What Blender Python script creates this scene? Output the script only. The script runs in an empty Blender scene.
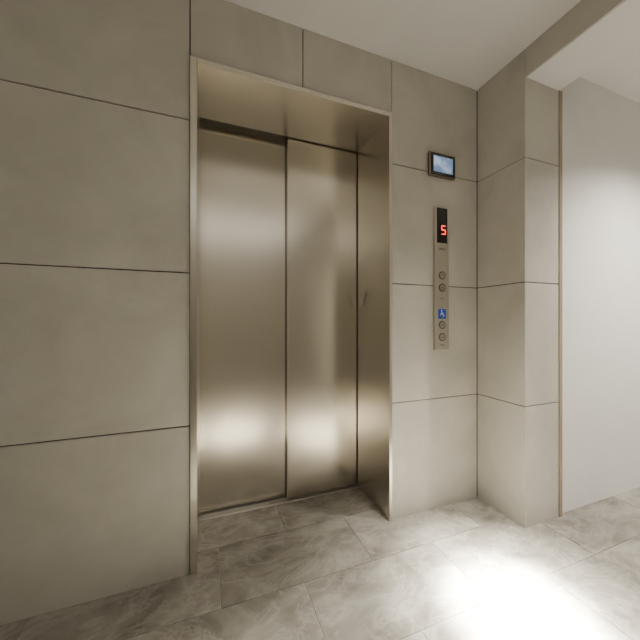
import bpy, bmesh, math, random
from mathutils import Vector, Matrix
random.seed(4)
S=bpy.context.scene
COL=S.collection

# ---------------------------------------------------------------- materials
def newmat(name):
    m=bpy.data.materials.new(name); m.use_nodes=True
    nt=m.node_tree; b=nt.nodes['Principled BSDF']
    return m,nt,b
def simple(name,col,rough=.5,metal=0,emit=None,es=0):
    m,nt,b=newmat(name)
    b.inputs['Base Color'].default_value=(*col,1); b.inputs['Roughness'].default_value=rough
    b.inputs['Metallic'].default_value=metal
    if emit: 
        b.inputs['Emission Color'].default_value=(*emit,1); b.inputs['Emission Strength'].default_value=es
    return m
def stone(name,c1,c2,scale,rough=.5,isl=.06,bump=.05,c3=None,stretch=(1,1,1)):
    m,nt,b=newmat(name); N=nt.nodes; L=nt.links
    tc=N.new('ShaderNodeTexCoord'); geo=N.new('ShaderNodeNewGeometry')
    mp=N.new('ShaderNodeMapping'); mp.inputs['Scale'].default_value=stretch
    off=N.new('ShaderNodeVectorMath'); off.operation='MULTIPLY_ADD'
    comb=N.new('ShaderNodeCombineXYZ')
    for i in range(3): L.new(geo.outputs['Random Per Island'],comb.inputs[i])
    off.inputs[1].default_value=(7.3,4.1,9.7)
    L.new(comb.outputs[0],off.inputs[0]); L.new(tc.outputs['Object'],off.inputs[2])
    L.new(off.outputs[0],mp.inputs[0])
    n1=N.new('ShaderNodeTexNoise'); n1.inputs['Scale'].default_value=scale; n1.inputs['Detail'].default_value=8; n1.inputs['Roughness'].default_value=.62
    n1.inputs['Distortion'].default_value=.6
    L.new(mp.outputs[0],n1.inputs[0])
    r=N.new('ShaderNodeValToRGB'); r.color_ramp.elements[0].position=.33; r.color_ramp.elements[1].position=.68
    r.color_ramp.elements[0].color=(*c1,1); r.color_ramp.elements[1].color=(*c2,1)
    L.new(n1.outputs[0],r.inputs[0])
    n2=N.new('ShaderNodeTexNoise'); n2.inputs['Scale'].default_value=140; n2.inputs['Detail'].default_value=3
    L.new(tc.outputs['Object'],n2.inputs[0])
    hs=N.new('ShaderNodeHueSaturation')
    mr=N.new('ShaderNodeMapRange'); mr.inputs[3].default_value=1-isl; mr.inputs[4].default_value=1+isl
    L.new(geo.outputs['Random Per Island'],mr.inputs[0]); L.new(mr.outputs[0],hs.inputs['Value'])
    last=r.outputs[0]
    if c3:
        n3=N.new('ShaderNodeTexNoise'); n3.inputs['Scale'].default_value=scale*.7; n3.inputs['Detail'].default_value=10
        n3.inputs['Roughness'].default_value=.7; n3.inputs['Distortion'].default_value=1.6
        L.new(mp.outputs[0],n3.inputs[0])
        r3=N.new('ShaderNodeValToRGB'); e=r3.color_ramp.elements
        e[0].position=.46; e[0].color=(0,0,0,1); e[1].position=.5; e[1].color=(1,1,1,1)
        e2=r3.color_ramp.elements.new(.54); e2.color=(0,0,0,1)
        L.new(n3.outputs[0],r3.inputs[0])
        ml=N.new('ShaderNodeMath'); ml.operation='MULTIPLY'; ml.inputs[1].default_value=.4
        L.new(r3.outputs[0],ml.inputs[0])
        mx=N.new('ShaderNodeMixRGB'); L.new(ml.outputs[0],mx.inputs[0]); L.new(last,mx.inputs[1]); mx.inputs[2].default_value=(*c3,1)
        last=mx.outputs[0]
    L.new(last,hs.inputs['Color']); L.new(hs.outputs[0],b.inputs['Base Color'])
    b.inputs['Roughness'].default_value=rough
    bp=N.new('ShaderNodeBump'); bp.inputs['Strength'].default_value=bump; bp.inputs['Distance'].default_value=.002
    ad=N.new('ShaderNodeMath'); ad.operation='ADD'; L.new(n1.outputs[0],ad.inputs[0]); L.new(n2.outputs[0],ad.inputs[1])
    L.new(ad.outputs[0],bp.inputs['Height']); L.new(bp.outputs[0],b.inputs['Normal'])
    return m
def steel(name,col,rough,sc=(160,160,1.2)):
    m,nt,b=newmat(name); N=nt.nodes; L=nt.links
    tc=N.new('ShaderNodeTexCoord'); mp=N.new('ShaderNodeMapping'); mp.inputs['Scale'].default_value=sc
    L.new(tc.outputs['Object'],mp.inputs[0])
    n=N.new('ShaderNodeTexNoise'); n.inputs['Scale'].default_value=1; n.inputs['Detail'].default_value=2
    L.new(mp.outputs[0],n.inputs[0])
    hs=N.new('ShaderNodeHueSaturation'); hs.inputs['Color'].default_value=(*col,1)
    m2=N.new('ShaderNodeMapRange'); m2.inputs[3].default_value=.975; m2.inputs[4].default_value=1.025
    L.new(n.outputs[0],m2.inputs[0]); L.new(m2.outputs[0],hs.inputs['Value']); L.new(hs.outputs[0],b.inputs['Base Color'])
    b.inputs['Metallic'].default_value=1; b.inputs['Roughness'].default_value=rough
    return m

M_TILE=stone('wall_tile',(.49,.47,.415),(.60,.577,.515),3.0,.5,.02,.05)
M_FLOOR=stone('floor_stone',(.155,.143,.12),(.36,.34,.295),5.0,.42,.08,.3,c3=(.46,.435,.385),stretch=(1,1.5,1))
M_GROUT=simple('grout_dark',(.04,.035,.028),.9)
M_FGROUT=simple('floor_grout',(.40,.375,.325),.9)
M_CEIL=stone('ceiling_paint',(.86,.855,.84),(.89,.885,.87),6,.8,0,.02)
M_PAINT=stone('wall_paint',(.84,.83,.80),(.87,.86,.83),6,.7,0,.02)
M_STEEL=steel('brushed_steel',(.86,.815,.72),.235)
M_FRAME=steel('frame_steel',(.70,.665,.59),.27)
M_SILL=steel('sill_steel',(.6,.58,.54),.35,(4,160,160))
M_DARK=simple('shaft_dark',(.015,.013,.011),.8)
M_BLACK=simple('black_glass',(.006,.006,.007),.12)
M_BEZEL=simple('black_plastic',(.02,.018,.016),.35)
M_WOOD=stone('trim_bronze',(.30,.23,.15),(.36,.28,.19),8,.5,0,.02)

# ---------------------------------------------------------------- mesh helper
class MB:
    def __init__(s): s.bm=bmesh.new(); s.mats=[]
    def mi(s,m):
        if m not in s.mats: s.mats.append(m)
        return s.mats.index(m)
    def box(s,a,b,mat,bev=0,seg=1):
        a=Vector(a); b=Vector(b)
        t=bmesh.new(); bmesh.ops.create_cube(t,size=1)
        for v in t.verts: v.co=Vector([(a[i]+b[i])/2+v.co[i]*abs(b[i]-a[i]) for i in range(3)])
        if bev>0: bmesh.ops.bevel(t,geom=t.edges[:],offset=bev,segments=seg,affect='EDGES',profile=.5)
        s.merge(t,mat)
    def cyl(s,c,r,h,axis,mat,n=40,r2=None,bev=0):
        t=bmesh.new(); bmesh.ops.create_cone(t,cap_ends=True,segments=n,radius1=r,radius2=r if r2 is None else r2,depth=h)
        if bev>0:
            es=[e for e in t.edges if any(len(f.verts)>4 for f in e.link_faces)]
            bmesh.ops.bevel(t,geom=es,offset=bev,segments=2,affect='EDGES')
        R={'Z':Matrix(),'Y':Matrix.Rotation(math.pi/2,4,'X'),'X':Matrix.Rotation(math.pi/2,4,'Y')}[axis]
        bmesh.ops.transform(t,matrix=Matrix.Translation(c)@R,verts=t.verts)
        s.merge(t,mat)
    def ring(s,c,ro,ri,h,axis,mat,n=48,a0=0,a1=2*math.pi):
        t=bmesh.new(); full=abs(a1-a0-2*math.pi)<1e-4; k=n if full else n+1; rows=[]
        for i in range(k):
            a=a0+(a1-a0)*i/n; ca,sa=math.cos(a),math.sin(a)
            rows.append([t.verts.new((r*ca,r*sa,z)) for r,z in ((ro,-h/2),(ro,h/2),(ri,h/2),(ri,-h/2))])
        for i in range(n):
            A=rows[i]; B=rows[(i+1)%k]
            for j in range(4): t.faces.new((A[j],B[j],B[(j+1)%4],A[(j+1)%4]))
        if not full: t.faces.new(rows[0]); t.faces.new(rows[-1][::-1])
        bmesh.ops.recalc_face_normals(t,faces=t.faces[:])
        R={'Z':Matrix(),'Y':Matrix.Rotation(math.pi/2,4,'X')}[axis]
        bmesh.ops.transform(t,matrix=Matrix.Translation(c)@R,verts=t.verts)
        s.merge(t,mat)
    def bar(s,p,q,w,mat,y0,y1):
        # bar in XZ plane
        p=Vector((p[0],0,p[1]));q=Vector((q[0],0,q[1])); d=(q-p).normalized(); n=Vector((-d.z,0,d.x))*w/2
        t=bmesh.new(); vs=[]
        for y in (y0,y1):
            vs.append([t.verts.new(Vector((v.x,y,v.z))) for v in (p-n,q-n,q+n,p+n)])
        t.faces.new(vs[0]); t.faces.new(vs[1][::-1])
        for j in range(4): t.faces.new((vs[0][j],vs[0][(j+1)%4],vs[1][(j+1)%4],vs[1][j]))
        bmesh.ops.recalc_face_normals(t,faces=t.faces[:]); s.merge(t,mat)
    def merge(s,t,mat):
        i=s.mi(mat)
        for f in t.faces: f.material_index=i
        me=bpy.data.meshes.new('t'); t.to_mesh(me); t.free(); s.bm.from_mesh(me); bpy.data.meshes.remove(me)
    def obj(s,name,parent=None):
        me=bpy.data.meshes.new(name); s.bm.to_mesh(me); s.bm.free()
        for m in s.mats: me.materials.append(m)
        o=bpy.data.objects.new(name,me); COL.objects.link(o)
        if parent: o.parent=parent
        return o
def empty(name):
    e=bpy.data.objects.new(name,None); COL.objects.link(e); e.empty_display_size=.1; return e

# ---------------------------------------------------------------- constants
EYE=.99; CH=2.301
WY=1.277           # elevator wall plane
EX=1.422           # east wall plane
FL,FR,FT=-.070,.856,2.031   # frame outer
G=.0024            # half joint
JZ=[0,.582,1.182,1.782,CH]
XW,YS=-1.30,-1.90  # west wall, south wall
OY0,OY1,OZ=-.25,1.003,2.166   # opening in the east wall
T2=1.668           # east wall far side

# wall north (elevator wall)
w=MB()
def tiles_xz(w,xs,zs,y,th=.010,skip=None):
    for i in range(len(xs)-1):
        for j in range(len(zs)-1):
            a,b,c,d=xs[i],xs[i+1],zs[j],zs[j+1]
            w.box((a+G,y,c+(G if c>0 else 0)),(b-G,y+th,d-(G if d<CH else 0)),M_TILE,.0008)
tiles_xz(w,[XW,-.07-.60*1.0-.46,FL],JZ,WY)
tiles_xz(w,[FR,EX],JZ,WY)
tiles_xz(w,[FL,.393,FR],[FT,CH],WY)
w.box((XW-.1,WY+.006,0),(FL,WY+.5,CH),M_GROUT)
w.box((FR,WY+.006,0),(T2,WY+.5,CH),M_GROUT)
w.box((FL,WY+.006,FT),(FR,WY+.5,CH),M_GROUT)
w.box((FL,WY+.46,0),(FR,WY+.5,FT),M_DARK)
w.obj('wall_north')

# east wall with opening
w=MB()
def tiles_yz(w,ys,zs,x,sgn=1):
    for i in range(len(ys)-1):
        for j in range(len(zs)-1):
            a,b,c,d=ys[i],ys[i+1],zs[j],zs[j+1]
            w.box((x,a+G,c+(G if c>0 else 0)),(x+.010*sgn,b-G,d-(G if d<CH else 0)),M_TILE,.0008)
tiles_yz(w,[OY1-G,WY],JZ,EX)
tiles_yz(w,[.40,OY1],[OZ-G,CH],EX); tiles_yz(w,[OY0,.40],[OZ-G,CH],EX)
tiles_yz(w,[YS,-1.2,OY0+G],JZ,EX)
for j in range(4):   # jamb return face
    z0,z1=JZ[j],min(JZ[j+1],OZ)
    w.box((EX+.0105,OY1,z0+(G if z0 else 0)),(T2,OY1+.010,z1-(G if z1<OZ else 0)),M_TILE,.0008)
w.box((EX+.006,OY1+.006,0),(T2,WY+.005,CH),M_GROUT)
w.box((EX+.006,OY0,OZ+.004),(T2,OY1+.006,CH),M_GROUT)
w.box((EX+.006,YS-.1,0),(T2,OY0-.001,CH),M_TILE)
w.box((EX+.011,OY0,OZ),(T2,OY1+.004,OZ+.004),M_CEIL)
w.obj('wall_east')

w=MB(); tiles_yz(w,[YS,-.8,.3,WY],JZ,XW,-1); w.box((XW-.1,YS-.1,0),(XW-.006,WY,CH),M_GROUT); w.obj('wall_west')
w=MB()
for j in range(4):
    for a,b in ((XW,-.3),(-.3,.6),(.6,EX)):
        w.box((a+G,YS-.01,JZ[j]+G),(b-G,YS,JZ[j+1]-G),M_TILE,.0008)
w.box((XW-.1,YS-.1,0),(EX,YS-.006,CH),M_GROUT); w.obj('wall_south')

# side hall beyond opening
HX=3.2
w=MB(); w.box((T2,OY1+.012,0),(HX+.1,1.2,CH),M_PAINT)
w.box((HX,YS-.1,0),(HX+.1,OY1+.012,CH),M_PAINT); w.box((T2,YS-.1,0),(HX,YS,CH),M_PAINT); w.obj('wall_hall')
w=MB(); w.box((T2-.002,OY1-.004,0),(T2+.022,OY1+.012,OZ),M_WOOD,.001); w.obj('trim_1')

# ceiling
w=MB(); w.box((XW-.1,YS-.1,CH),(HX+.1,WY+.5,CH+.1),M_CEIL); w.obj('ceiling')

# floor
w=MB(); w.box((XW-.1,YS-.1,-.1),(HX+.1,WY+.5,-.003),M_FGROUT)
rowh=.30; g=.0016
y=1.386-.30*12; r=0
while y<1.60:
    y0,y1=max(y,YS-.1),min(y+rowh,1.596)
    x=.339-.60*8+(.30 if r%2 else 0)
    while x<HX:
        x0,x1=max(x,XW),min(x+.60,HX)
        if x1-x0>.02 and y1-y0>.01:
            if y0>WY-.01: 
                a0,a1=max(x0,FL+.0),min(x1,FR)
                if a1-a0>.02: w.box((a0+g,y0+g,-.02),(a1-g,y1-g,0),M_FLOOR,.0008)
            else: w.box((x0+g,y0+g,-.02),(x1-g,y1-g,0),M_FLOOR,.0008)
        x+=.60
    y+=rowh; r+=1
w.obj('floor')

# ---------------------------------------------------------------- elevator door
E=empty('elevator_door')
IL,IR,IT=-.044,.838,2.008; P=WY-.008
w=MB()
w.box((FL,P,0),(IL,1.640,FT),M_FRAME,.0015); w.box((IR,P,0),(FR,1.604,FT),M_FRAME,.0015)
w.box((IL,P,IT),(IR,1.603,FT),M_FRAME,.0015)
w.obj('frame',E)
w=MB(); w.box((-.068,1.655,.008),(.44,1.680,2.029),M_STEEL,.003,2); w.obj('panel_rear',E)
w=MB(); w.box((.408,1.615,.008),(.854,1.640,2.029),M_STEEL,.003,2)
w.box((.408,1.640,.008),(.412,1.652,2.029),M_DARK); w.obj('panel_front',E)
w=MB()
w.box((IL,1.600,-.01),(IR,1.612,.001),M_SILL,.001)
w.box((IL,1.612,-.02),(IR,1.642,-.012),M_DARK)
w.box((IL,1.642,-.01),(IR,1.654,.001),M_SILL,.001)
w.box((IL,1.654,-.02),(IR,1.684,-.012),M_DARK)
w.box((IL,1.684,-.01),(IR,1.735,.001),M_SILL,.001)
w.obj('sill',E)
# scuff on the right jamb
w=MB(); 
sm=simple('scuff_dull',(.42,.38,.31),.5,.7)
t=bmesh.new(); pts=[(1.555,1.09),(1.53,1.135),(1.505,1.165),(1.498,1.155),(1.520,1.125),(1.545,1.085)]
t.faces.new([t.verts.new((IR-.0006,a,b)) for a,b in pts]); w.merge(t,sm); w.obj('scuff',E)

# ---------------------------------------------------------------- wall display
D=empty('wall_monitor')
x0,x1,z0,z1=1.074,1.246,1.756,1.880
w=MB(); w.box((x0+.004,WY-.012,z0+.004),(x1-.004,WY,z1-.004),M_BEZEL,.002)
m_al=simple('bezel_bronze',(.30,.25,.17),.35,.9)
w.box((x0,WY-.020,z0),(x1,WY-.010,z1),m_al,.003,2); w.obj('housing',D)
w=MB(); w.box((x0+.006,WY-.0225,z0+.006),(x1-.006,WY-.019,z1-.006),M_BLACK,.001); w.obj('front_glass',D)
def screenmat():
    m,nt,b=newmat('screen_glow'); N=nt.nodes; L=nt.links
    tc=N.new('ShaderNodeTexCoord'); n=N.new('ShaderNodeTexNoise'); n.inputs['Scale'].default_value=18; n.inputs['Detail'].default_value=2
    L.new(tc.outputs['Object'],n.inputs[0])
    r=N.new('ShaderNodeValToRGB'); r.color_ramp.elements[0].position=.4; r.color_ramp.elements[1].position=.62
    r.color_ramp.elements[0].color=(.17,.26,.42,1); r.color_ramp.elements[1].color=(.50,.62,.78,1)
    L.new(n.outputs[0],r.inputs[0]); L.new(r.outputs[0],b.inputs['Emission Color']); b.inputs['Emission Strength'].default_value=.9
    b.inputs['Base Color'].default_value=(.02,.03,.04,1); b.inputs['Roughness'].default_value=.2
    return m
w=MB(); w.box((x0+.024,WY-.0235,z0+.022),(x1-.022,WY-.022,z1-.020),screenmat()); w.obj('screen',D)

# ---------------------------------------------------------------- hall call panel
H=empty('elevator_call_panel')
px0,px1,pz0,pz1=1.114,1.206,.842,1.600; cx=(px0+px1)/2; F=WY-.014
M_PLATE=steel('plate_steel',(.66,.62,.54),.36)
w=MB(); w.box((px0,F,pz0),(px1,WY,pz1),M_PLATE,.003,2); w.obj('plate',H)
w=MB(); w.box((px0+.012,F-.002,1.408),(px1-.012,F+.002,pz1-.006),M_BLACK,.001); w.obj('display_window',H)
M_RED=simple('led_red',(.2,0,0),.4,0,(1,.05,.02),4)
w=MB(); c=cx+.008; zz=1.478; hw,hh,tt=.012,.022,.005; ya,yb=F-.0028,F-.0018
w.bar((c-hw,zz+hh),(c+hw,zz+hh),tt,M_RED,ya,yb); w.bar((c-hw,zz),(c+hw,zz),tt,M_RED,ya,yb); w.bar((c-hw,zz-hh),(c+hw,zz-hh),tt,M_RED,ya,yb)
w.bar((c-hw,zz),(c-hw,zz+hh),tt,M_RED,ya,yb); w.bar((c+hw,zz-hh),(c+hw,zz),tt,M_RED,ya,yb)
w.obj('floor_number',H)
M_BTN=simple('button_steel',(.50,.47,.41),.3,1); M_BR=simple('button_ring',(.10,.085,.07),.4,.3)
M_ENG=simple('engraving',(.05,.045,.04),.6)
def zof(u,v):  # height on the panel plane for measured rows
    t=(u-320)/299; k=WY/(.9375-.348*t); return EYE+(322-v)/299*k
def button(zc,up,name):
    w=MB(); w.ring((cx,F-.001,zc),.0215,.0165,.004,'Y',M_BR)
    w.cyl((cx,F-.002,zc),.0162,.006,'Y',M_BTN,bev=.001)
    s=1 if up else -1
    w.bar((cx-.006,zc-.003*s),(cx,zc+.005*s),.0022,M_ENG,F-.0056,F-.0048); w.bar((cx+.006,zc-.003*s),(cx,zc+.005*s),.0022,M_ENG,F-.0056,F-.0048)
    w.obj(name,H)
button(zof(440,276),1,'button_up'); button(zof(440,288),0,'button_down')
button(zof(440,325),1,'accessible_button_up'); button(zof(440,337),0,'accessible_button_down')
def text(s,z,size,name):
    cu=bpy.data.curves.new(name,'FONT'); cu.body=s; cu.size=size; cu.align_x='CENTER'; cu.align_y='CENTER'; cu.extrude=.0003
    cu.materials.append(M_ENG)
    o=bpy.data.objects.new(name,cu); COL.objects.link(o); o.location=(cx,F-.0004,z); o.rotation_euler=(math.pi/2,0,0); o.parent=H
text('OPEN',zof(440,250),.018,'label_top'); text('LIFT',zof(440,299),.012,'label_middle'); text('HOLD',zof(440,345),.011,'label_bottom')
# wheelchair sign
M_BLUE=simple('sign_blue',(.015,.06,.36),.4); M_WHITE=simple('sign_white',(.85,.85,.85),.5)
zc=zof(440,314); w=MB(); w.box((cx-.026,F-.0015,zc-.026),(cx+.026,F+.001,zc+.026),M_BLUE,.0005)
ya,yb=F-.0022,F-.0014; th=.0042
w.ring((cx-.002,(ya+yb)/2,zc-.007),.0115,.0078,.0008,'Y',M_WHITE,32,math.radians(70)*-1,math.radians(200))
w.cyl((cx-.004,(ya+yb)/2,zc+.0165),.004,.0008,'Y',M_WHITE,20)
w.bar((cx-.004,zc+.012),(cx-.003,zc-.003),th,M_WHITE,ya,yb); w.bar((cx-.003,zc-.003),(cx+.007,zc-.003),th,M_WHITE,ya,yb)
w.bar((cx+.007,zc-.003),(cx+.012,zc-.014),th,M_WHITE,ya,yb); w.bar((cx-.004,zc+.005),(cx+.006,zc+.005),.0028,M_WHITE,ya,yb)
w.bar((cx+.012,zc-.014),(cx+.016,zc-.012),.0028,M_WHITE,ya,yb)
w.obj('wheelchair_sign',H)

# ---------------------------------------------------------------- downlights
M_RIM=simple('downlight_rim',(.85,.84,.82),.4); M_LAMP=simple('downlight_lens',(1,1,1),.3,0,(1,.95,.88),1.5)
def downlight(x,y,spots,col=(1,.94,.84),z=CH):
    e=empty('ceiling_downlight')
    w=MB(); w.ring((x,y,z-.003),.062,.048,.006,'Z',M_RIM); w.obj('rim',e)
    w=MB(); w.cyl((x,y,z-.001),.047,.002,'Z',M_LAMP); w.obj('lens',e)
    for pw,size,r in spots:
        l=bpy.data.lights.new('spot','SPOT'); l.energy=pw; l.spot_size=math.radians(size); l.spot_blend=1; l.shadow_soft_size=r; l.color=col
        o=bpy.data.objects.new('spot',l); COL.objects.link(o); o.location=(x,y,z-.06); o.parent=e
downlight(1.0,.72,[(24000,14.5,.05),(1800,26,.05),(250,46,.05)])
downlight(.22,.50,[(38000,14.5,.05),(150,36,.04)])
downlight(2.3,.3,[(240,130,.04)],col=(1,.93,.83))
# added soft ambient fill behind the viewer, shaped like a ceiling panel
e=empty('ambient_fill_light')
M_FILL=simple('fill_glow',(.9,.9,.88),.5,0,(1,.96,.9),.15)
w=MB(); w.box((-.95,-1.75,CH-.03),(1.15,-.35,CH),M_RIM,.004); w.obj('fill_tray',e)
w=MB(); w.box((-.93,-1.73,CH-.032),(1.13,-.37,CH-.029),M_FILL); w.obj('fill_face',e)
l=bpy.data.lights.new('fill_lamp','AREA'); l.shape='RECTANGLE'; l.size=2.0; l.size_y=1.3; l.energy=6; l.color=(1,.955,.88)
o=bpy.data.objects.new('fill_lamp',l); COL.objects.link(o); o.location=(.10,-1.05,CH-.036); o.parent=e

wd=bpy.data.worlds.new('World'); S.world=wd; wd.use_nodes=True
wd.node_tree.nodes['Background'].inputs[0].default_value=(.9,.87,.82,1); wd.node_tree.nodes['Background'].inputs[1].default_value=.05

cam=bpy.data.cameras.new('cam'); c=bpy.data.objects.new('camera',cam); COL.objects.link(c)
c.location=(0,0,EYE); c.rotation_euler=(math.radians(90),0,math.radians(-20.36)); cam.sensor_width=36; cam.lens=299/640*36; cam.shift_y=.003
cam.clip_start=.02; S.camera=c
